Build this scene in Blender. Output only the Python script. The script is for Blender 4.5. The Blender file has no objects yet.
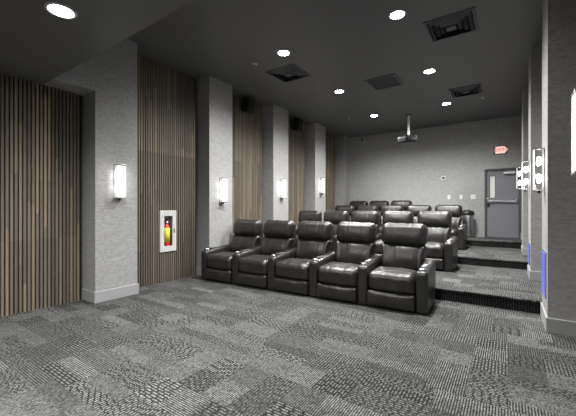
import bpy, bmesh, math, random
from mathutils import Vector, Matrix, noise
PI = math.pi
random.seed(4)
scn = bpy.context.scene
COL = scn.collection

# ------------------------------------------------------------------ helpers
def obj(name, bm, m, parent=None, smooth=False, auto=None):
    me = bpy.data.meshes.new(name)
    bm.normal_update()
    bm.to_mesh(me); bm.free()
    me.materials.append(m)
    if smooth:
        for p in me.polygons: p.use_smooth = True
    o = bpy.data.objects.new(name, me)
    COL.objects.link(o)
    if auto is not None:
        for p in me.polygons: p.use_smooth = True
        me.set_sharp_from_angle(angle=math.radians(auto))
    if parent: o.parent = parent
    return o

def box(bm, x0, x1, y0, y1, z0, z1, bev=0.0, seg=2):
    r = bmesh.ops.create_cube(bm, size=1.0)
    vs = r['verts']
    for v in vs:
        v.co = Vector((x0 + (v.co.x + .5) * (x1 - x0), y0 + (v.co.y + .5) * (y1 - y0), z0 + (v.co.z + .5) * (z1 - z0)))
    if bev > 0:
        es = list({e for v in vs for e in v.link_edges})
        bmesh.ops.bevel(bm, geom=es, offset=bev, segments=seg, affect='EDGES', profile=.5)

def bx(*a, **k):
    bm = bmesh.new(); box(bm, *a, **k); return bm

def lathe(bm, prof, n=24, M=None):
    """prof: list of (r, z); closed with caps where r==0"""
    M = M or Matrix()
    rings = []
    for r, z in prof:
        if r < 1e-6: rings.append([bm.verts.new(M @ Vector((0, 0, z)))])
        else: rings.append([bm.verts.new(M @ Vector((r * math.cos(2*PI*i/n), r * math.sin(2*PI*i/n), z))) for i in range(n)])
    for a, b in zip(rings, rings[1:]):
        for i in range(n):
            j = (i + 1) % n
            if len(a) == 1 and len(b) > 1: bm.faces.new((a[0], b[j], b[i]))
            elif len(b) == 1 and len(a) > 1: bm.faces.new((a[i], a[j], b[0]))
            elif len(a) > 1: bm.faces.new((a[i], a[j], b[j], b[i]))
    bmesh.ops.recalc_face_normals(bm, faces=bm.faces)

def lt(prof, n=24, M=None):
    bm = bmesh.new(); lathe(bm, prof, n, M); return bm

def prism(bm, pts, axis, a0, a1):
    """extrude polygon pts (2D) along axis between a0 and a1"""
    def P(p, a):
        if axis == 'x': return Vector((a, p[0], p[1]))
        if axis == 'y': return Vector((p[0], a, p[1]))
        return Vector((p[0], p[1], a))
    A = [bm.verts.new(P(p, a0)) for p in pts]; B = [bm.verts.new(P(p, a1)) for p in pts]
    n = len(pts)
    bm.faces.new(A); bm.faces.new(list(reversed(B)))
    for i in range(n):
        bm.faces.new((A[i], B[i], B[(i+1) % n], A[(i+1) % n]))
    bmesh.ops.recalc_face_normals(bm, faces=bm.faces)

def rounded(hx, hy, hz, r, nx, ny, nz, fn=None, M=None):
    """upholstered block: rounded box, edges thick with vertices, deformed by fn(p, n)"""
    bm = bmesh.new(); M = M or Matrix()
    def ax(h, n):
        return [-h + 2*h*i/n for i in range(n + 1)]
    cache = {}
    rr = min(r, hx, hy, hz)
    def vert(q):
        k = (round(q[0], 5), round(q[1], 5), round(q[2], 5))
        if k in cache: return cache[k]
        q = Vector(q)
        inn = Vector([max(-(h - rr), min(h - rr, c)) for c, h in zip(q, (hx, hy, hz))])
        d = q - inn
        nrm = d.normalized() if d.length > 1e-9 else Vector((0, 0, 1))
        p = inn + nrm * rr
        if fn: p = fn(p, nrm)
        cache[k] = bm.verts.new(M @ p)
        return cache[k]
    X, Y, Z = ax(hx, nx), ax(hy, ny), ax(hz, nz)
    def face(grid):
        for i in range(len(grid) - 1):
            for j in range(len(grid[0]) - 1):
                try: bm.faces.new((vert(grid[i][j]), vert(grid[i+1][j]), vert(grid[i+1][j+1]), vert(grid[i][j+1])))
                except ValueError: pass
    for s in (-1, 1):
        face([[(x, y, s*hz) for y in Y] for x in X])
        face([[(x, s*hy, z) for z in Z] for x in X])
        face([[(s*hx, y, z) for z in Z] for y in Y])
    bmesh.ops.recalc_face_normals(bm, faces=bm.faces)
    return bm

def thing(name, label, cat, loc=(0, 0, 0), rz=0, group=None):
    o = bpy.data.objects.new(name, None); COL.objects.link(o)
    o.empty_display_size = .1
    o.location = loc; o.rotation_euler = (0, 0, rz)
    o['label'] = label; o['category'] = cat
    if group: o['group'] = group
    return o
def tag(o, label, cat, group=None):
    o['label'] = label; o['category'] = cat
    if group: o['group'] = group
    return o
def struct(name, bm, m, **k):
    o = obj(name, bm, m, **k); o['kind'] = 'structure'; return o
def dup(root, loc, rz=None, label=None, group=None, skip=()):
    r = root.copy(); COL.objects.link(r); r.location = loc
    if rz is not None: r.rotation_euler = (0, 0, rz)
    if label: r['label'] = label
    if group: r['group'] = group
    def rec(src, dst):
        for ch in src.children:
            if ch in skip: continue
            c = ch.copy(); COL.objects.link(c); c.parent = dst
            rec(ch, c)
    rec(root, r)
    return r

# ------------------------------------------------------------------ materials
class NT:
    def __init__(s, name):
        s.mat = bpy.data.materials.new(name); s.mat.use_nodes = True
        s.t = s.mat.node_tree; s.b = s.t.nodes['Principled BSDF']
    def n(s, typ, **k):
        x = s.t.nodes.new(typ)
        for a, b in k.items(): setattr(x, a, b)
        return x
    def put(s, sock, v):
        if isinstance(v, bpy.types.NodeSocket): s.t.links.new(v, sock)
        else: sock.default_value = v
    def m(s, op, a, b=0.0, c=0.0):
        x = s.n('ShaderNodeMath', operation=op)
        s.put(x.inputs[0], a); s.put(x.inputs[1], b); s.put(x.inputs[2], c)
        return x.outputs[0]
    def comb(s, x, y=0.0, z=0.0):
        n = s.n('ShaderNodeCombineXYZ')
        s.put(n.inputs[0], x); s.put(n.inputs[1], y); s.put(n.inputs[2], z)
        return n.outputs[0]
    def xyz(s):
        tc = s.n('ShaderNodeTexCoord'); sp = s.n('ShaderNodeSeparateXYZ')
        s.t.links.new(tc.outputs['Object'], sp.inputs[0])
        return sp.outputs
    def white(s, v):
        w = s.n('ShaderNodeTexWhiteNoise', noise_dimensions='3D')
        s.put(w.inputs['Vector'], v)
        sp = s.n('ShaderNodeSeparateColor'); s.t.links.new(w.outputs['Color'], sp.inputs[0])
        return sp.outputs
    def noise(s, v, scale=5, detail=3, rough=.5):
        w = s.n('ShaderNodeTexNoise'); s.put(w.inputs['Vector'], v)
        w.inputs['Scale'].default_value = scale; w.inputs['Detail'].default_value = detail; w.inputs['Roughness'].default_value = rough
        return w.outputs['Fac']
    def mix(s, f, a, b):
        x = s.n('ShaderNodeMix', data_type='FLOAT'); s.put(x.inputs[0], f); s.put(x.inputs[2], a); s.put(x.inputs[3], b)
        return x.outputs[0]
    def mixc(s, f, a, b):
        x = s.n('ShaderNodeMix', data_type='RGBA'); s.put(x.inputs[0], f); s.put(x.inputs[6], a); s.put(x.inputs[7], b)
        return x.outputs[2]
    def bump(s, h, strength=.3, dist=.01):
        b = s.n('ShaderNodeBump'); b.inputs['Strength'].default_value = strength; b.inputs['Distance'].default_value = dist
        s.put(b.inputs['Height'], h); s.t.links.new(b.outputs[0], s.b.inputs['Normal'])
    def col(s, v): s.put(s.b.inputs['Base Color'], v)
    def set(s, **k):
        for a, b in k.items(): s.b.inputs[a.replace('_', ' ')].default_value = b

def simple(name, c, rough=.5, metal=0.0, emit=0.0, ec=None, var=.08):
    t = NT(name)
    t.set(Roughness=rough, Metallic=metal)
    x = t.xyz(); f = t.noise(t.comb(x[0], x[1], x[2]), 14, 3)
    a = tuple(v * (1 - var) for v in c) + (1,); b = tuple(min(1, v * (1 + var)) for v in c) + (1,)
    t.col(t.mixc(f, a, b))
    if emit:
        t.set(Emission_Color=(ec or c) + (1,), Emission_Strength=emit)
    return t.mat

def carpet(name, riser=False):
    t = NT(name); x = t.xyz()
    if riser:
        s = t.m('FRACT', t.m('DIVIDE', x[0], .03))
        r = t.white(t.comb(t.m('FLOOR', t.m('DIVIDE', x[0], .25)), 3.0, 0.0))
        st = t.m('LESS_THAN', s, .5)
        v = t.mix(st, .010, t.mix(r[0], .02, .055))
    else:
        v0 = t.m('FLOOR', t.m('DIVIDE', x[1], .5))
        sh = t.white(t.comb(v0, 7.0, 1.0))
        u = t.m('ADD', x[0], t.m('MULTIPLY', sh[0], 1.0))
        v_ = x[1]
        big = t.white(t.comb(t.m('FLOOR', t.m('DIVIDE', u, .5)), v0, 2.0))
        pick = t.m('GREATER_THAN', big[0], .5)
        ix = t.mix(pick, t.m('FLOOR', t.m('DIVIDE', u, .5)), t.m('FLOOR', t.m('DIVIDE', u, .25)))
        iy = t.mix(pick, t.m('FLOOR', t.m('DIVIDE', v_, .125)), t.m('FLOOR', t.m('DIVIDE', v_, .25)))
        r = t.white(t.comb(ix, iy, pick))
        r2 = t.white(t.comb(ix, iy, t.m('ADD', pick, 5.0)))
        d = t.m('GREATER_THAN', r[1], .68)
        s = t.mix(d, u, v_); q = t.mix(d, v_, u)
        pitch = t.mix(t.m('GREATER_THAN', r2[0], .5), .0165, .024)
        sc = t.m('DIVIDE', s, pitch)
        row = t.m('FLOOR', sc)
        jit = t.white(t.comb(row, ix, iy))
        stripe = t.m('LESS_THAN', t.m('FRACT', sc), .52)
        dash = t.m('LESS_THAN', t.m('FRACT', t.m('ADD', t.m('DIVIDE', q, t.mix(r2[1], .03, .075)), jit[0])), t.mix(t.m('GREATER_THAN', r2[0], .45), 1.0, .74))
        mask = t.m('MULTIPLY', stripe, dash)
        light = t.mix(r[2], .13, .22)
        dark = t.mix(r2[2], .022, .045)
        val = t.mix(mask, dark, light)
        solid = t.m('GREATER_THAN', r[0], .92)
        val = t.mix(solid, val, t.mix(r2[0], .105, .15))
        quiet = t.m('LESS_THAN', r[0], .10)
        v = t.mix(quiet, val, t.mix(mask, .05, .10))
    fz = t.noise(t.comb(x[0], x[1], x[2]), 160, 2)
    gr = t.white(t.comb(t.m('FLOOR', t.m('DIVIDE', x[0], .008)), t.m('FLOOR', t.m('DIVIDE', x[1], .012)), t.m('FLOOR', t.m('DIVIDE', x[2], .012))))
    v = t.m('MULTIPLY', v, t.mix(gr[0], .34, 1.26))
    t.col(t.mixc(v, (0, 0, 0, 1), (1.0, 1.0, .965, 1)))
    t.set(Roughness=.95); t.b.inputs['Specular IOR Level'].default_value = .1
    t.bump(fz, .5, .006)
    return t.mat

def wallpaper(name, base, tint=(1, 1, 1.0)):
    t = NT(name); x = t.xyz()
    h = t.m('ADD', x[0], x[1])
    n1 = t.noise(t.comb(t.m('MULTIPLY', h, 5.0), 0.0, t.m('MULTIPLY', x[2], 110.0)), 1.0, 4, .65)
    n2 = t.noise(t.comb(t.m('MULTIPLY', h, 120.0), 0.0, t.m('MULTIPLY', x[2], 12.0)), 1.0, 2)
    n3 = t.white(t.comb(t.m('FLOOR', t.m('DIVIDE', h, .04)), t.m('FLOOR', t.m('DIVIDE', x[2], .018)), 0.0))
    f = t.m('ADD', t.m('ADD', t.m('MULTIPLY', n1, .6), t.m('MULTIPLY', n2, .35)), t.m('MULTIPLY', n3[0], .2))
    f = t.m('SUBTRACT', f, .58)
    f = t.m('ADD', 1.0, t.m('MULTIPLY', f, 1.0))
    v = t.m('MULTIPLY', f, base)
    t.col(t.mixc(v, (0, 0, 0, 1), tuple(tint) + (1,)))
    t.set(Roughness=.7); t.b.inputs['Specular IOR Level'].default_value = .25
    t.bump(n1, .25, .004)
    return t.mat

SP = .043   # slat pitch
def slat_wood(name):
    t = NT(name); x = t.xyz()
    i = t.m('FLOOR', t.m('DIVIDE', x[1], SP))
    r = t.white(t.comb(i, 2.0, 0.0))
    seg = t.m('FLOOR', t.m('DIVIDE', t.m('ADD', x[2], t.m('MULTIPLY', r[0], 2.3)), 1.75))
    r2 = t.white(t.comb(i, seg, 9.0))
    blk = t.white(t.comb(t.m('FLOOR', t.m('DIVIDE', i, 6.0)), t.m('FLOOR', t.m('DIVIDE', t.m('ADD', x[2], .55), 1.45)), 4.0))
    grain = t.noise(t.comb(t.m('MULTIPLY', x[1], 160.0), t.m('MULTIPLY', x[0], 160.0), t.m('MULTIPLY', x[2], 4.0)), 1.0, 4, .6)
    c = t.mixc(r2[0], (.135, .115, .09, 1), (.255, .215, .165, 1))
    c = t.mixc(t.m('MULTIPLY', blk[0], .5), c, (.085, .074, .06, 1))
    c = t.mixc(t.m('MULTIPLY', t.m('GREATER_THAN', r2[1], .84), .45), c, (.38, .29, .17, 1))
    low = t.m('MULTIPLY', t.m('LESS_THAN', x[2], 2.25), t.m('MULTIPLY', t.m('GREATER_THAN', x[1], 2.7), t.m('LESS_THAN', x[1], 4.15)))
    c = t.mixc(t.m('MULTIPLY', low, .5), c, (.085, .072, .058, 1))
    g = t.mixc(grain, (.55, .55, .55, 1), (1.35, 1.35, 1.35, 1))
    mm = t.n('ShaderNodeMix', data_type='RGBA', blend_type='MULTIPLY'); mm.inputs[0].default_value = 1
    t.t.links.new(c, mm.inputs[6]); t.t.links.new(g, mm.inputs[7])
    t.col(mm.outputs[2]); t.set(Roughness=.6)
    t.bump(grain, .3, .003)
    return t.mat

def leather(name):
    t = NT(name); x = t.xyz()
    v = t.comb(x[0], x[1], x[2])
    n = t.noise(v, 9, 4); n2 = t.noise(v, 180, 2)
    t.col(t.mixc(n, (.011, .0098, .0088, 1), (.026, .0235, .0205, 1)))
    t.put(t.b.inputs['Roughness'], t.mix(n, .30, .45))
    t.b.inputs['Specular IOR Level'].default_value = .7
    t.bump(t.m('ADD', t.m('MULTIPLY', n, 1.0), t.m('MULTIPLY', n2, .12)), .16, .012)
    return t.mat

def glass(name):
    t = NT(name)
    out = t.t.nodes['Material Output']
    tr = t.n('ShaderNodeBsdfTransparent'); gl = t.n('ShaderNodeBsdfGlossy'); gl.inputs['Roughness'].default_value = .03
    lw = t.n('ShaderNodeLayerWeight'); lw.inputs[0].default_value = .5
    fr = t.m('ADD', .03, t.m('MULTIPLY', t.m('POWER', lw.outputs['Facing'], 5.0), .5))
    mx = t.n('ShaderNodeMixShader')
    t.t.links.new(fr, mx.inputs[0]); t.t.links.new(tr.outputs[0], mx.inputs[1]); t.t.links.new(gl.outputs[0], mx.inputs[2])
    t.t.links.new(mx.outputs[0], out.inputs['Surface'])
    return t.mat

def frosted(name, ec, e, clear):
    t = NT(name)
    out = t.t.nodes['Material Output']
    t.set(Roughness=.4, Emission_Color=ec + (1,), Emission_Strength=e)
    x = t.xyz(); f = t.noise(t.comb(x[0], x[1], x[2]), 30, 2)
    t.col(t.mixc(f, (.8, .8, .8, 1), (.9, .9, .9, 1)))
    tr = t.n('ShaderNodeBsdfTransparent'); mx = t.n('ShaderNodeMixShader'); mx.inputs[0].default_value = clear
    t.t.links.new(t.b.outputs[0], mx.inputs[1]); t.t.links.new(tr.outputs[0], mx.inputs[2])
    t.t.links.new(mx.outputs[0], out.inputs['Surface'])
    return t.mat

M = dict(
    carpet=carpet('carpet'), riser=carpet('riser carpet', True),
    paper=wallpaper('grasscloth', .335, (1, .995, .99)), back=wallpaper('rear grasscloth', .37, (1, 1, .985)),
    ceil=simple('ceiling paint', (.13, .13, .132), .5, var=.05),
    base=simple('baseboard paint', (.34, .34, .345), .45, var=.03),
    plain=simple('plain wall paint', (.16, .16, .165), .7),
    wood=slat_wood('slat wood'), felt=simple('black felt', (.012, .011, .010), .9),
    leather=leather('leather'), dark=simple('black plastic', (.012, .012, .012), .4),
    grey=simple('grey plastic', (.10, .10, .10), .4),
    chrome=simple('brushed steel', (.62, .62, .63), .25, 1.0, var=.04),
    lensglass=simple('lens glass', (.02, .02, .025), .08),
    steel=simple('satin nickel', (.30, .30, .30), .5, .3),
    white=simple('white enamel', (.62, .62, .61), .35, var=.02),
    ivory=simple('switch plate', (.78, .78, .75), .4, var=.02),
    door=simple('door paint', (.21, .21, .23), .4, var=.04),
    jamb=simple('door frame paint', (.085, .085, .095), .4, var=.04),
    vent=simple('vent metal', (.085, .085, .088), .35, .4),
    panel=simple('hatch paint', (.03, .03, .031), .6),
    lamp=simple('downlight lens', (1, 1, .97), .4, emit=38, ec=(1, .985, .95), var=0),
    trimr=simple('downlight trim', (.55, .55, .54), .4, var=.02),
    bulb=simple('sconce bulb', (1, 1, 1), .4, emit=12, ec=(1, .98, .95), var=0),
    shade=frosted('frosted sconce glass', (1, .99, .965), .22, .35),
    red=simple('red enamel', (.75, .03, .025), .3), yellow=simple('yellow label', (.95, .76, .05), .5),
    sign=simple('sign face', (.9, .62, .58), .5, emit=.33, ec=(1, .55, .50), var=.02),
    signred=simple('sign red', (.6, .10, .10), .5, emit=.15, ec=(1, .30, .28), var=.02),
    blue=simple('blue reflection glow', (.06, .08, .4), .4, emit=.13, ec=(.24, .28, .95), var=.1),  # glows in place of reflected blue light
    glass=glass('clear glass'), pale=simple('wired glass pane', (.85, .85, .80), .25, var=.04),
)

# ------------------------------------------------------------------ setting
H, HL = 3.80, 2.90                      # main ceiling, low ceiling in front
XL, XS, XR = -4.63, -4.96, .75          # pilaster faces, slat faces, right recess
YB, YF = 10.65, -3.2
T1, T2, T3 = 4.97, 7.35, 9.60           # step risers
Z1, Z2, Z3 = .16, .31, .47
struct('floor', bx(-5.1, .9, YF - .1, T1 + .05, -.1, 0), M['carpet'])
for nm, y0, y1, z in (('floor', T1, T2 + .05, Z1), ('floor', T2, T3 + .05, Z2), ('floor', T3, YB + .1, Z3)):
    struct(nm, bx(-5.1, .9, y0 + .012, y1, -.1, z), M['carpet'])
for k, (y, z0, z1) in enumerate(((T1, 0, Z1), (T2, Z1, Z2), (T3, Z2, Z3))):
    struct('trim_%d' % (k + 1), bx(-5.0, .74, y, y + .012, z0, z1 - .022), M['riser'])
    bm = bmesh.new(); box(bm, -5.0, .74, y - .012, y + .03, z1 - .022, z1 + .004, .008, 3)
    struct('trim_%d' % (k + 4), bm, M['carpet'], auto=40)
struct('ceiling', bx(-5.1, .9, 1.63, YB + .1, H, H + .1), M['ceil'])
struct('ceiling', bx(-5.1, .9, YF - .1, 1.63, HL, H + .1), M['ceil'])
HY0, HY1, HZ0, HZ1 = 3.32, 3.63, .54, 1.25      # pocket for the extinguisher cabinet
bm = bmesh.new()
box(bm, -5.16, -5.02, YF - .1, HY0, 0, H); box(bm, -5.16, -5.02, HY1, YB + .1, 0, H)
box(bm, -5.16, -5.02, HY0, HY1, 0, HZ0); box(bm, -5.16, -5.02, HY0, HY1, HZ1, H)
struct('wall_left', bm, M['plain'])
struct('wall_right', bx(XR + .04, XR + .14, YF - .1, YB + .1, 0, H), M['plain'])
struct('wall_front', bx(-5.1, .9, YF - .1, YF, 0, HL), M['plain'])
bm = bmesh.new()
DX0, DX1, DZ = -.53, .30, 2.40          # door frame opening
box(bm, -5.02, DX0, YB, YB + .1, Z3, H); box(bm, DX0, DX1, YB, YB + .1, DZ, H); box(bm, DX1, XR + .04, YB, YB + .1, Z3, H)
struct('wall_back', bm, M['back'])
struct('trim_10', bx(-5.019, XL, 1.632, 2.113, HL - .002, H), M['paper'])          # header over the first slat bay

def zfloor(y): return 0 if y < T1 else Z1 if y < T2 else Z2 if y < T3 else Z3
LP = [(2.115, 2.715), (4.14, 4.75), (6.14, 6.78), (8.17, 8.82), (10.2, YB)]
nt = 11
for i, (a, b) in enumerate(LP):
    z = zfloor(a)
    struct('trim_%d' % nt, bx(-5.019, XL, a, b, z, H), M['paper']); nt += 1
    bm = bmesh.new(); box(bm, -5.0, XL + .018, a - .018, b + (.018 if i < 4 else 0), z, z + .155, .006, 2)
    struct('baseboard_left', bm, M['base'])
RP = [(1.9, 2.62, .42), (4.30, 4.955, .35), (6.30, 6.95, .305), (8.30, 8.95, .275), (10.2, YB, .31)]
for i, (a, b, xf) in enumerate(RP):
    z = zfloor(a)
    struct('trim_%d' % nt, bx(xf, XR + .039, a, b, z, H if a > 1.63 else HL), M['paper']); nt += 1
    bm = bmesh.new(); box(bm, xf - .016, XR, a - .016, b + (0 if i in (1, 4) else .016), z, z + .155, .006, 2)
    struct('baseboard_right', bm, M['base'])

# ------------------------------------------------------------------ slat panels
def slat_panel(y0, y1, z0, z1, label, side=-1):
    t = thing('slat_panel', label, 'wall panel', ((-5.0 if side < 0 else XR + .02), (y0 + y1) / 2, z0), 0, 'wood slat wall panels')
    ox, oy, oz = t.location
    hole = side < 0 and y0 < HY0 and y1 > HY1
    bk = bmesh.new()
    if hole:
        box(bk, -.018, .012, y0 - oy, HY0 - oy, 0, z1 - z0); box(bk, -.018, .012, HY1 - oy, y1 - oy, 0, z1 - z0)
        box(bk, -.018, .012, HY0 - oy, HY1 - oy, 0, HZ0 - z0); box(bk, -.018, .012, HY0 - oy, HY1 - oy, HZ1 - z0, z1 - z0)
    else: box(bk, -.018, .012, y0 - oy, y1 - oy, 0, z1 - z0)
    obj('backing', bk, M['felt'], t)
    bm = bmesh.new()
    k0 = int(math.ceil((y0 + .004) / SP)); k1 = int(math.floor((y1 - .004) / SP))
    for k in range(k0, k1):
        if hole and k*SP + .035 > HY0 and k*SP + .006 < HY1:
            box(bm, .012, .04, k*SP + .006, k*SP + .033, z0, HZ0 - .003); box(bm, .012, .04, k*SP + .006, k*SP + .033, HZ1 + .003, z1 - .002)
        elif side < 0: box(bm, .012, .04, k*SP + .006, k*SP + .033, z0, z1 - .002)
        else: box(bm, -.05, -.018, k*SP + .006, k*SP + .033, z0, z1 - .002)
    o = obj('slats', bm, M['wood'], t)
    o.matrix_parent_inverse = Matrix.Translation(-Vector((0, oy, oz)))
    return t
lab = ['wood slat wall panel under the low ceiling, left of the first pilaster',
       'wood slat wall panel holding the white extinguisher cabinet',
       'wood slat wall panel with black speaker, behind the front row recliners',
       'wood slat wall panel with black speaker between second and third row sconces',
       'shadowed wood slat wall panel nearest the rear wall corner, on the left']
bays = [(YF + .02, 2.095, 0, HL), (2.735, 4.12, 0, H), (4.77, 6.12, None, H), (6.80, 8.15, None, H), (8.84, 10.18, None, H)]
for (a, b, z0, z1), l in zip(bays, lab):
    # panel foot follows the floor of its bay
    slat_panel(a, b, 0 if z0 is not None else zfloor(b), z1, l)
for (a, b), l in zip([(2.66, 4.27), (4.98, 6.27), (6.98, 8.27)],
                     ['wood slat wall panel on the right wall before the nearest pilaster',
                      'wood slat wall panel on the right wall beside the first step',
                      'wood slat wall panel on the right wall beside the second step']):
    slat_panel(a, b, zfloor(b), H, l, 1)

# ------------------------------------------------------------------ wall sconces
def make_sconce():
    t = thing('wall_sconce', '', 'wall lamp')
    bm = bx(.0, .012, -.055, .055, -.225, .225, .003)
    obj('back_plate', bm, M['steel'], t)
    for z in (.225, -.243): obj('end_cap', bx(.0, .105, -.062, .062, z, z + .018, .003), M['chrome'], t)
    obj('glass_front', bx(.092, .102, -.062, .062, -.225, .225, .002), M['shade'], t)
    for s in (-1, 1): obj('glass_side', bx(.012, .092, s*.0595 - .002, s*.0595 + .002, -.225, .225), M['glass'], t)
    for z in (-.10, .10):
        obj('bulb', lt([(0, z - .05), (.014, z - .045), (.02, z - .025), (.02, z + .025), (.014, z + .045), (0, z + .05)], 16, Matrix.Translation((.05, 0, 0))), M['bulb'], t, smooth=True)
    obj('finial', lt([(0, -.27), (.012, -.265), (.016, -.25), (.016, -.243), (0, -.243)], 14, Matrix.Translation((.05, 0, 0))), M['dark'], t, smooth=True)
    return t
sc = make_sconce()
pos = [((XL, 2.42, 1.68), 0, 'lit glass wall sconce on first left pilaster, nearest and largest on left'),
       ((XL, 4.445, 1.65), 0, 'lit glass wall sconce on pilaster directly behind the leftmost front recliner'),
       ((XL, 6.46, 1.78), 0, 'lit glass wall sconce on third left pilaster, above the second row'),
       ((XL, 8.50, 1.97), 0, 'smallest lit glass wall sconce on left, on fourth pilaster near rear corner'),
       ((.42, 2.48, 1.735), PI, 'lit glass wall sconce cut by the right edge of the photo'),
       ((.35, 4.63, 1.735), PI, 'lit glass wall sconce seen side-on on the nearest right pilaster'),
       ((.305, 6.63, 1.84), PI, 'middle of three side-on lit sconces left of the right pilaster'),
       ((.275, 8.63, 1.95), PI, 'farthest side-on lit wall sconce, overlapping the exit door')]
for i, (p, r, l) in enumerate(pos):
    if i == 0: sc.location = p; sc['label'] = l; sc['group'] = 'wall sconces'
    else: dup(sc, p, r, l, 'wall sconces')

# ------------------------------------------------------------------ recliners
def wob(p, a=.006, s=6, seed=0):
    return a * noise.noise(Vector((p.x*s + seed, p.y*s, p.z*s)))
PITCH, AW = .74, .140
CW = PITCH - AW - .006
def seam_dip(x, at, w=.008, d=.006):
    return sum(d * math.exp(-((x - a) / w) ** 2) for a in at)
def make_recliner():
    t = thing('recliner', '', 'recliner')
    L = M['leather']
    hx = CW / 2
    obj('base', bx(-hx, hx, .045, .74, 0, .10, .01), M['dark'], t)
    # footrest panel, closed against the front
    def ff(p, n):
        q = p.copy(); k = (1 - (p.x/hx)**2) * (1 - (p.z/.1)**2)
        if n.y < 0: q.y -= .022 * max(0, k)
        q.y += (seam_dip(p.x, (-.11, .11), .01, .006) if n.y < 0 else 0) + wob(p, .008, 7, 1)
        return q
    obj('footrest', rounded(hx, .05, .1, .03, 40, 4, 12, ff, Matrix.Translation((0, .015, .128))), L, t, smooth=True)
    # seat cushion with a fat rolled front
    def sf(p, n):
        q = p.copy()
        k = max(0, 1 - (p.x/hx)**4)
        top = max(0, n.z); fr = max(0, -n.y)
        cr = .028 * k * top * (1 - .5*((p.y)/.31)**2)
        q.z += cr; q.y -= .02 * k * fr
        if p.y > .05 and n.z > 0: q.z -= .06 * (p.y - .05) / .26
        dip = seam_dip(p.x, (-.11, .11)) * (top + fr)
        q.z -= dip * top; q.y += dip * fr
        dip2 = .016 * math.exp(-((p.y + .215) / .014) ** 2) * top
        q.z -= dip2
        q += n * wob(p, .012, 8, 5)
        return q
    obj('seat', rounded(hx, .325, .12, .065, 40, 26, 12, sf, Matrix.Translation((0, .315, .338))), L, t, smooth=True)
    # backrest: lower back cushion leaning back, with flared wings
    def bf(p, n):
        q = p.copy(); fr = max(0, -n.y)
        q.y -= .05 * fr * (1 - (p.z/.2)**2) * (1 - .5*(p.x/hx)**2)
        q.y += .10 * fr * 0
        w = 1 + .09 * min(1, max(0, (p.z - .05) / .08))
        q.x *= w
        q.y += seam_dip(p.x, (-.11, .11)) * fr
        q.y -= .03 * max(0, abs(p.x) / hx - .75) / .25 * fr
        q += n * wob(p, .012, 7, 9)
        return q
    Rb = Matrix.Translation((0, .775, .57)) @ Matrix.Rotation(math.radians(-14), 4, 'X')
    obj('backrest', rounded(hx, .085, .20, .055, 40, 8, 18, bf, Rb), L, t, smooth=True)
    # headrest roll
    hw = hx + .028
    def hf(p, n):
        q = p.copy(); fr = max(0, -n.y)
        k = max(0, 1 - (p.x/hw)**6)
        q.y -= .035 * fr * k * (1 - (p.z/.165)**2)
        q.z += .012 * max(0, n.z) * k
        q.y += seam_dip(p.x, (-.11, .11)) * fr
        q.z -= seam_dip(p.x, (-.11, .11)) * max(0, n.z)
        q += n * wob(p, .010, 7, 13)
        return q
    Rh = Matrix.Translation((0, .825, .905)) @ Matrix.Rotation(math.radians(-9), 4, 'X')
    obj('headrest', rounded(hw, .105, .158, .085, 40, 10, 18, hf, Rh), L, t, smooth=True)
    # rear shell
    bm = bmesh.new(); prism(bm, [(.70, .06), (.80, .06), (.95, .86), (.93, .96), (.87, .96)], 'x', -hx + .01, hx - .01)
    obj('back_shell', bm, L, t)
    def arm(x):
        h = AW / 2
        def af(p, n):
            q = p.copy()
            if n.z > 0: q.z += .012 * max(0, n.z) * (1 - (p.x/h)**2)
            q.z += .065 * (p.y / .77) * max(0, p.z / .27)
            q += n * wob(p, .005, 7, 20)
            return q
        a = obj('armrest', rounded(h, .385, .270, .028, 8, 24, 16, af, Matrix.Translation((x, .39, .274))), L, t, smooth=True)
        z = .534
        obj('cup_holder', lt([(.030, z - .002), (.032, z + .014), (.038, z + .018), (.047, z + .016), (.050, z + .010), (.050, z - .01)], 24, Matrix.Translation((x, .10, 0))), M['chrome'], a, smooth=True)
        obj('cup_well', lt([(.046, z - .008), (.046, z + .0085), (.030, z + .0085), (0, z + .0085)], 20, Matrix.Translation((x, .10, 0))), M['dark'], a)
        bm = bx(x - .036, x + .036, .19, .40, z - .006, z + .028, .004)
        obj('control_panel', bm, M['grey'], a)
        bm = bmesh.new()
        for yy in (.225, .275, .325, .37): box(bm, x - .024, x + .024, yy - .014, yy + .014, z + .024, z + .033, .003)
        obj('buttons', bm, M['chrome'], a)
        return a
    arm(-PITCH / 2)
    right = arm(PITCH / 2)
    return t, right
rec, right_arm = make_recliner()
first = [True]
def place(loc, rz, label, group, both):
    if first[0] and both:
        first[0] = False
        rec.location = loc; rec.rotation_euler = (0, 0, rz); rec['label'] = label; rec['group'] = group
        return rec
    return dup(rec, loc, rz, label, group, skip=() if both else (right_arm,))
ordn = ['leftmost', 'second from left', 'middle', 'fourth from left', 'rightmost']
rows = [
    # right end seat centre (x, y), pitch, rotation, tier, count, row words
    (-1.225, 4.085, .737, math.radians(3.0), 0, 5, 'front row, on the lower floor'),
    (-1.235, 6.30, .74, 0, Z1, 5, 'second row, on the first step'),
    (-1.275, 8.50, .735, 0, Z2, 5, 'third row, on the second step'),
    (-2.79, 9.66, .72, 0, Z3, 3, 'back row, against the rear wall')]
for ri, (x, y, pt, rz, z, n, words) in enumerate(rows):
    names = ordn if n == 5 else ['leftmost', 'middle', 'rightmost']
    for k in range(n):
        px, py = x - pt*k*math.cos(rz), y - pt*k*math.sin(rz)
        place((px, py, z), rz, 'dark leather recliner, %s seat of the %s' % (names[n-1-k], words),
              ('front row recliners', 'second row recliners', 'third row recliners', 'back row recliners')[ri], k == 0)

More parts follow.
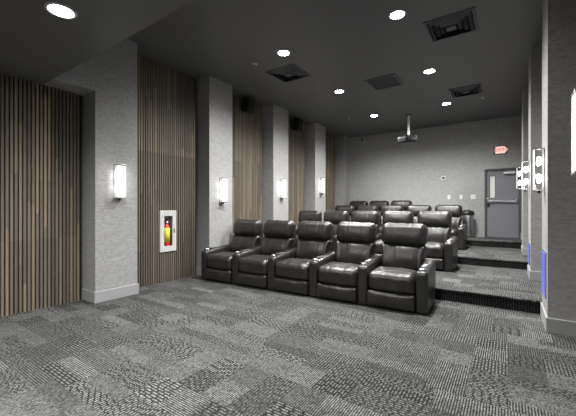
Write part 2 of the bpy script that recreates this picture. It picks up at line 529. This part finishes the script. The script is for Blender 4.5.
# ------------------------------------------------------------------ ceiling fixtures
def make_downlight():
    t = thing('recessed_light', '', 'ceiling light')
    bm = lt([(.082, -.001), (.088, -.010), (.102, -.012), (.110, -.006), (.112, 0), (.082, 0)], 32)
    obj('trim_ring', bm, M['trimr'], t, smooth=True)
    obj('lens', lt([(0, -.006), (.083, -.006), (.083, 0), (0, 0)], 32), M['lamp'], t)
    return t
dl = make_downlight()
def spot(loc, power, size=2.75, blend=.9):
    l = bpy.data.lights.new('downlight_beam', 'SPOT'); l.energy = power; l.spot_size = size; l.spot_blend = blend; l.shadow_soft_size = .09
    l.color = (1, .995, .985)
    o = bpy.data.objects.new('downlight_beam', l); COL.objects.link(o); o.location = loc
    return o
P_MAIN, P_LOW = 205, 115
dls = [((-1.17, 4.21), H, 'recessed ceiling light beside the nearest large square vent'),
       ((-2.97, 4.21), H, 'recessed ceiling light beside the left square vent'),
       ((-2.97, 6.28), H, 'recessed ceiling light left of the dark ceiling hatch'),
       ((-1.17, 6.28), H, 'recessed ceiling light right of the dark ceiling hatch'),
       ((-2.97, 8.46), H, 'recessed ceiling light left of the projector pole'),
       ((-1.20, 8.46), H, 'recessed ceiling light right of the projector, below the far vent'),
       ((-2.98, 1.10), HL, 'large recessed light in the low ceiling at top left'),
       ((-1.17, .60), HL, 'recessed light in the low ceiling directly over the camera'),
       ((-2.98, -1.2), HL, 'recessed light in the low ceiling behind the camera, left'),
       ((-1.17, -1.2), HL, 'recessed light in the low ceiling behind the camera, right')]
for i, ((x, y), z, l) in enumerate(dls):
    if i == 0: dl.location = (x, y, z); dl['label'] = l; dl['group'] = 'recessed ceiling lights'; r = dl
    else: r = dup(dl, (x, y, z), None, l, 'recessed ceiling lights')
    spot((x, y, z - .03), P_MAIN if z == H else P_LOW)

def make_vent():
    t = thing('air_vent', '', 'air vent')
    bm = bmesh.new()
    for (a, z0, z1) in ((.29, -.012, 0),):
        for s in (-1, 1):
            box(bm, s*a - .018, s*a + .018, -a - .018, a + .018, z0, z1, .003)
            box(bm, -a + .018, a - .018, s*a - .018, s*a + .018, z0, z1, .003)
    obj('frame', bm, M['vent'], t)
    obj('backing', bx(-.272, .272, -.272, .272, -.003, 0), M['felt'], t)
    for k, a in enumerate((.225, .16, .095)):
        bm = bmesh.new()
        # sloped square ring
        o_, i_ = a + .028, a - .004
        zo, zi = -.006, -.034
        vo = [bm.verts.new((sx*o_, sy*o_, zo)) for sx, sy in ((-1, -1), (1, -1), (1, 1), (-1, 1))]
        vi = [bm.verts.new((sx*i_, sy*i_, zi)) for sx, sy in ((-1, -1), (1, -1), (1, 1), (-1, 1))]
        vo2 = [bm.verts.new((v.co.x, v.co.y, zo + .004)) for v in vo]
        vi2 = [bm.verts.new((v.co.x, v.co.y, zi + .004)) for v in vi]
        for i in range(4):
            j = (i + 1) % 4
            bm.faces.new((vo[i], vo[j], vi[j], vi[i])); bm.faces.new((vi2[i], vi2[j], vo2[j], vo2[i]))
            bm.faces.new((vi[i], vi[j], vi2[j], vi2[i])); bm.faces.new((vo2[i], vo2[j], vo[j], vo[i]))
        bmesh.ops.recalc_face_normals(bm, faces=bm.faces)
        obj('louver', bm, M['vent'], t)
    obj('centre_plate', bx(-.06, .06, -.06, .06, -.036, -.028, .004), M['vent'], t)
    return t
vt = make_vent()
vts = [((-.635, 4.90), 'large square louvered vent at the top right of the ceiling'),
       ((-.725, 7.78), 'far square louvered vent between two ceiling lights near the right wall'),
       ((-3.36, 4.92), 'square louvered vent on the left of the ceiling, below a bright light')]
for i, ((x, y), l) in enumerate(vts):
    if i == 0: vt.location = (x, y, H); vt['label'] = l; vt['group'] = 'square ceiling vents'
    else: dup(vt, (x, y, H), None, l, 'square ceiling vents')

t = thing('access_hatch', 'flat dark square hatch in the ceiling between the two rows of lights', 'ceiling hatch', (-2.01, 6.34, H))
bm = bmesh.new()
for s in (-1, 1):
    box(bm, s*.275 - .02, s*.275 + .02, -.32, .32, -.014, 0, .003); box(bm, -.255, .255, s*.30 - .02, s*.30 + .02, -.014, 0, .003)
obj('frame', bm, M['vent'], t)
obj('panel', bx(-.254, .254, -.279, .279, -.006, 0), M['panel'], t)

def make_sprinkler():
    t = thing('fire_sprinkler', '', 'sprinkler')
    obj('escutcheon', lt([(0, -.012), (.03, -.014), (.045, -.006), (.05, 0), (0, 0)], 20), M['chrome'], t, smooth=True)
    bm = lt([(0, -.05), (.024, -.05), (.024, -.046), (.006, -.044), (.006, -.012), (0, -.012)], 16)
    obj('deflector', bm, M['chrome'], t)
    return t
sp = make_sprinkler()
for i, ((x, y), l) in enumerate([((-3.61, 4.26), 'small chrome ceiling sprinkler left of the left vent'),
                                 ((-3.67, 8.38), 'small chrome ceiling sprinkler near the rear left corner'),
                                 ((-.45, 8.50), 'small chrome ceiling sprinkler right of the far vent')]):
    if i == 0: sp.location = (x, y, H); sp['label'] = l; sp['group'] = 'ceiling sprinklers'
    else: dup(sp, (x, y, H), None, l, 'ceiling sprinklers')

# projector hanging on its pole
t = thing('projector', 'black ceiling projector hanging on a white pole before the rear wall', 'projector', (-2.18, 8.93, H))
obj('ceiling_plate', lt([(0, -.02), (.07, -.02), (.075, 0), (0, 0)], 24), M['dark'], t, auto=40)
obj('pole', lt([(.03, -.56), (.03, -.02)], 20), M['white'], t, smooth=True)
bm = bmesh.new(); box(bm, -.10, .10, -.09, .09, -.59, -.56, .006)
for a in ((-.15, -.10), (.15, -.10), (-.15, .12), (.15, .12)):
    ang = math.atan2(a[1], a[0]); ln = math.hypot(*a)
    R = Matrix.Rotation(ang, 4, 'Z')
    n0 = len(bm.verts); box(bm, .0, ln, -.012, .012, -.60, -.588)
    bm.verts.ensure_lookup_table()
    for v in bm.verts[n0:]: v.co = R @ v.co
obj('mount', bm, M['dark'], t)
def pf(p, n):
    q = p.copy(); q.y += -.03 * (1 - (p.x/.26)**2) * (1 if n.y < 0 else 0); return q
body = obj('body', rounded(.25, .19, .085, .035, 24, 12, 8, pf, Matrix.Translation((0, 0, -.683))), M['dark'], t, smooth=True)
MX = Matrix.Translation((.0, -.205, -.683)) @ Matrix.Rotation(PI/2, 4, 'X')
obj('lens_barrel', lt([(.0, .0), (.062, .0), (.062, .045), (.05, .05), (.045, .03), (0, .03)], 28, MX), M['dark'], body, auto=40)
obj('lens', lt([(0, .038), (.03, .034), (.044, .031)], 24, MX), M['lensglass'], body, smooth=True)
bm = bmesh.new()
for k in range(6): box(bm, .12, .21, -.212 + .0, -.19, -.723 + k*.014, -.717 + k*.014)
obj('grille', bm, M['grey'], body)

# ------------------------------------------------------------------ rear wall things
t = thing('security_camera', 'small dome security camera high on the rear wall at left', 'camera', (-4.13, YB, 3.64))
Ry = Matrix.Rotation(PI/2, 4, 'X')
obj('housing', lt([(0, -.002), (.065, -.002), (.068, .03), (.055, .04), (.05, .04)], 24, Ry), M['white'], t, auto=40)
obj('dome', lt([(.052, .038), (.046, .062), (.03, .08), (.012, .088), (0, .09)], 24, Ry), M['dark'], t, smooth=True)

door = bpy.data.objects.new('door_1', None); COL.objects.link(door); door.location = ((DX0 + DX1)/2, YB, Z3); door['kind'] = 'structure'
w = (DX1 - DX0)/2; dh = DZ - Z3
bm = bmesh.new(); box(bm, -w, -w + .05, -.02, .1, 0, dh, .004); box(bm, w - .05, w, -.02, .1, 0, dh, .004); box(bm, -w + .05, w - .05, -.02, .1, dh - .05, dh, .004)
obj('door_frame', bm, M['jamb'], door)
bm = bmesh.new()
wx0, wx1, wz0, wz1 = -w + .13, -w + .245, 1.12, 1.73      # vision slot
box(bm, -w + .05, wx0, .03, .075, .01, dh - .05); box(bm, wx1, w - .05, .03, .075, .01, dh - .05)
box(bm, wx0, wx1, .03, .075, .01, wz0); box(bm, wx0, wx1, .03, .075, wz1, dh - .05)
leaf = obj('door_leaf', bm, M['door'], door)
obj('vision_pane', bx(wx0, wx1, .048, .056, wz0, wz1), M['pale'], leaf)
bm = bmesh.new()
for a, b, c, d in ((wx0 - .012, wx0, wz0 - .012, wz1 + .012), (wx1, wx1 + .012, wz0 - .012, wz1 + .012), (wx0, wx1, wz0 - .012, wz0), (wx0, wx1, wz1, wz1 + .012)):
    box(bm, a, b, .022, .034, c, d, .002)
obj('vision_frame', bm, M['jamb'], leaf)
bm = bmesh.new(); box(bm, -w + .06, w - .07, -.03, .0, .985, 1.045, .008); box(bm, -w + .06, -w + .13, -.02, .03, .97, 1.06, .006); box(bm, w - .14, w - .07, -.02, .03, .97, 1.06, .006)
obj('push_bar', bm, M['chrome'], leaf)
obj('latch_case', bx(-w + .055, -w + .115, -.035, .03, .90, .97, .006), M['dark'], leaf)
obj('lever', bx(-w + .06, -w + .10, -.05, -.03, 1.045, 1.10, .006), M['chrome'], leaf)
bm = bmesh.new(); box(bm, .04, .30, -.055, .028, 1.765, 1.825, .01)
cl = obj('closer_body', bm, M['ivory'], leaf)
bm = bmesh.new(); prism(bm, [(.10, -.055), (.12, -.055), (-.22, -.03), (-.24, -.03)], 'z', 1.85, 1.862)
obj('closer_arm', bm, M['dark'], cl)
struct('trim_30', bx(DX0, DX1, YB + .09, YB + .1, Z3, DZ), M['jamb'])

# exit sign
t = thing('exit_sign', 'red lit exit sign with arrow, above the door on the rear wall', 'exit sign', (-.145, YB, 2.905))
bm = bmesh.new(); box(bm, -.175, .14, -.035, 0, -.11, .11, .006)
obj('housing', bm, M['plain'], t)
bm = bmesh.new(); prism(bm, [(-.125, -.095), (.085, -.095), (.165, 0), (.085, .095), (-.125, .095)], 'y', -.042, -.036)
face = obj('sign_face', bm, M['sign'], t)
cu = bpy.data.curves.new('lettering', 'FONT'); cu.body = 'EXIT'; cu.size = .115; cu.align_x = 'CENTER'; cu.align_y = 'CENTER'; cu.extrude = .002; cu.offset = .003
tmp = bpy.data.objects.new('lettering', cu)
me = bpy.data.meshes.new_from_object(tmp)
bpy.data.objects.remove(tmp)
me.materials.clear(); me.materials.append(M['signred'])
o = bpy.data.objects.new('lettering', me); COL.objects.link(o); o.parent = face
o.rotation_euler = (PI/2, 0, 0); o.location = (-.025, -.0445, 0)
bm = bmesh.new(); prism(bm, [(.105, -.03), (.142, 0), (.105, .03)], 'y', -.046, -.0422)
obj('arrow', bm, M['signred'], face)
bm = bmesh.new(); prism(bm, [(-.165, 0), (-.135, -.05), (-.135, .05)], 'y', -.046, -.0362)
obj('arrow', bm, M['ivory'], face)

# switches, thermostat
def switch(x, w_, label, n):
    t = thing('light_switch', label, 'light switch', (x, YB, 1.625), 0, 'rear wall switches')
    obj('plate', bx(-w_/2, w_/2, -.008, 0, -.06, .06, .003), M['ivory'], t)
    for k in range(n):
        c = (k - (n-1)/2) * .046
        obj('rocker', bx(c - .016, c + .016, -.014, -.006, -.033, .033, .003), M['white'], t)
switch(-1.44, .075, 'white single wall switch farthest left of three on the rear wall', 1)
switch(-1.12, .075, 'white wall switch in the middle of three on the rear wall', 1)
switch(-.81, .12, 'white double wall switch nearest the door on the rear wall', 2)
t = thing('thermostat', 'small square white thermostat on the rear wall above the switches', 'thermostat', (-1.59, YB, 2.20))
obj('case', bx(-.07, .07, -.025, .002, -.065, .065, .008), M['white'], t)
obj('display', bx(-.04, .04, -.029, -.02, -.025, .035, .003), M['grey'], t)

# trash can
t = thing('trash_can', 'steel trash can with black lid beside the third row, near the door', 'trash can', (-.93, 10.36, Z3))
obj('body', lt([(0, 0), (.135, 0), (.14, .01), (.155, .62), (.152, .63), (0, .63)], 32), M['chrome'], t, auto=40)
obj('lid', lt([(.0, .63), (.175, .63), (.178, .66), (.17, .72), (.12, .76), (.05, .775), (0, .778)], 32), M['dark'], t, auto=50)
obj('foot_ring', lt([(.134, .0), (.143, .0), (.143, .03), (.136, .03)], 32), M['dark'], t)

# ------------------------------------------------------------------ left wall things
def speaker(y, z, label):
    t = thing('wall_speaker', label, 'speaker', (XS, y, z), 0, 'wall speakers')
    obj('bracket', bx(0, .09, -.03, .03, -.03, .03, .004), M['dark'], t)
    R = Matrix.Translation((.18, 0, 0)) @ Matrix.Rotation(math.radians(12), 4, 'Y')
    bm = rounded(.095, .11, .155, .014, 6, 6, 8, None, R)
    c = obj('cabinet', bm, M['dark'], t, auto=40)
    bm = rounded(.006, .1, .145, .005, 2, 8, 10, None, R @ Matrix.Translation((.099, 0, 0)))
    obj('grille', bm, M['felt'], c, auto=40)
speaker(5.40, 3.60, 'black speaker high on slats between second and third left pilasters')
speaker(7.45, 3.60, 'black speaker high on slats between third and fourth left pilasters')

FY, FZ = 3.475, .895
t = thing('extinguisher_cabinet', 'white framed cabinet on the slat wall, holding a fire extinguisher', 'cabinet', (XS - .145, FY, FZ))
bm = bmesh.new(); hw_, hh = .155, .355
box(bm, .0, .01, -hw_, hw_, -hh, hh)
for s in (-1, 1):
    box(bm, .01, .15, s*hw_ - .006, s*hw_ + .006, -hh, hh); box(bm, .01, .15, -hw_ + .006, hw_ - .006, s*hh - .006, s*hh + .006)
obj('box', bm, M['white'], t)
bm = bmesh.new()
iw, ih = .085, .265
for s in (-1, 1):
    y0, y1 = sorted((s*iw, s*(hw_ + .008))); box(bm, .15, .165, y0, y1, -hh - .008, hh + .008, .002)
    z0, z1 = sorted((s*ih, s*(hh + .008))); box(bm, .15, .165, -iw, iw, z0, z1, .002)
dr = obj('door', bm, M['white'], t)
obj('pane', bx(.155, .159, -iw, iw, -ih, ih), M['glass'], dr)
obj('handle', bx(.165, .18, iw + .02, iw + .035, -.04, .04, .004), M['chrome'], dr)
t = thing('fire_extinguisher', 'red fire extinguisher with yellow label inside the white wall cabinet', 'fire extinguisher', (XS - .062, FY + .012, FZ - hh + .006))
bd = obj('cylinder', lt([(0, 0), (.056, 0), (.06, .012), (.06, .40), (.05, .44), (.025, .465), (.02, .48), (0, .48)], 28), M['red'], t, auto=50)
obj('label_sleeve', lt([(.0605, .15), (.0625, .15), (.0625, .405), (.0605, .405)], 28), M['yellow'], bd, smooth=True)
bm = bmesh.new(); box(bm, -.022, .022, -.022, .022, .48, .53, .004); box(bm, -.012, .012, -.06, .012, .53, .545, .003); box(bm, -.012, .012, -.07, .012, .556, .57, .003)
obj('valve', bm, M['dark'], t)
bm = lt([(0, 0), (.02, 0), (.02, .01), (0, .01)], 18, Matrix.Translation((.022, 0, .505)) @ Matrix.Rotation(PI/2, 4, 'Y'))
obj('gauge', bm, M['ivory'], t)
bm = bmesh.new()
pts = [Vector((0, .02, .505)), Vector((0, .055, .50)), Vector((0, .073, .46)), Vector((0, .075, .38)), Vector((0, .074, .24))]
for a, b in zip(pts, pts[1:]):
    d = b - a; Mx = Matrix.Translation(a) @ d.to_track_quat('Z', 'Y').to_matrix().to_4x4()
    lathe(bm, [(0, -.004), (.009, -.004), (.009, d.length + .004), (0, d.length + .004)], 10, Mx)
obj('hose', bm, M['dark'], t, auto=50)

# added emissive panels standing in for blue light reflected on the right pilasters
for (x, y, z, hh_, l) in ((.35, 4.62, .57, .25, 'tall glowing panel standing in for a blue reflection low on the nearest right pilaster'),
                     (.305, 6.62, .55, .17, 'small glowing panel standing in for a blue reflection low on the second right pilaster')):
    t = thing('blue_reflection_panel', l, 'glow panel', (x, y, z), PI, 'blue reflection panels')
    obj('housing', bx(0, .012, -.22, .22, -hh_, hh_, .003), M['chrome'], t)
    obj('lens', bx(.010, .016, -.205, .205, -hh_ + .015, hh_ - .015, .002), M['blue'], t)  # not a lamp lens: glowing face that makes the blue reflection

# ------------------------------------------------------------------ camera, world, view
cam = bpy.data.cameras.new('camera'); cam.lens = 20.0; cam.sensor_width = 36; cam.clip_start = .02
co = bpy.data.objects.new('camera', cam); COL.objects.link(co)
co.location = (0, 0, 1.30); co.rotation_euler = (PI/2, 0, math.radians(34.4))
scn.camera = co
wd = bpy.data.worlds.new('world'); scn.world = wd; wd.use_nodes = True
wd.node_tree.nodes['Background'].inputs[0].default_value = (.02, .02, .02, 1)
vs = scn.view_settings
vs.view_transform = 'Standard'; vs.look = 'None'; vs.gamma = 1; vs.use_curve_mapping = False; vs.exposure = 1.4
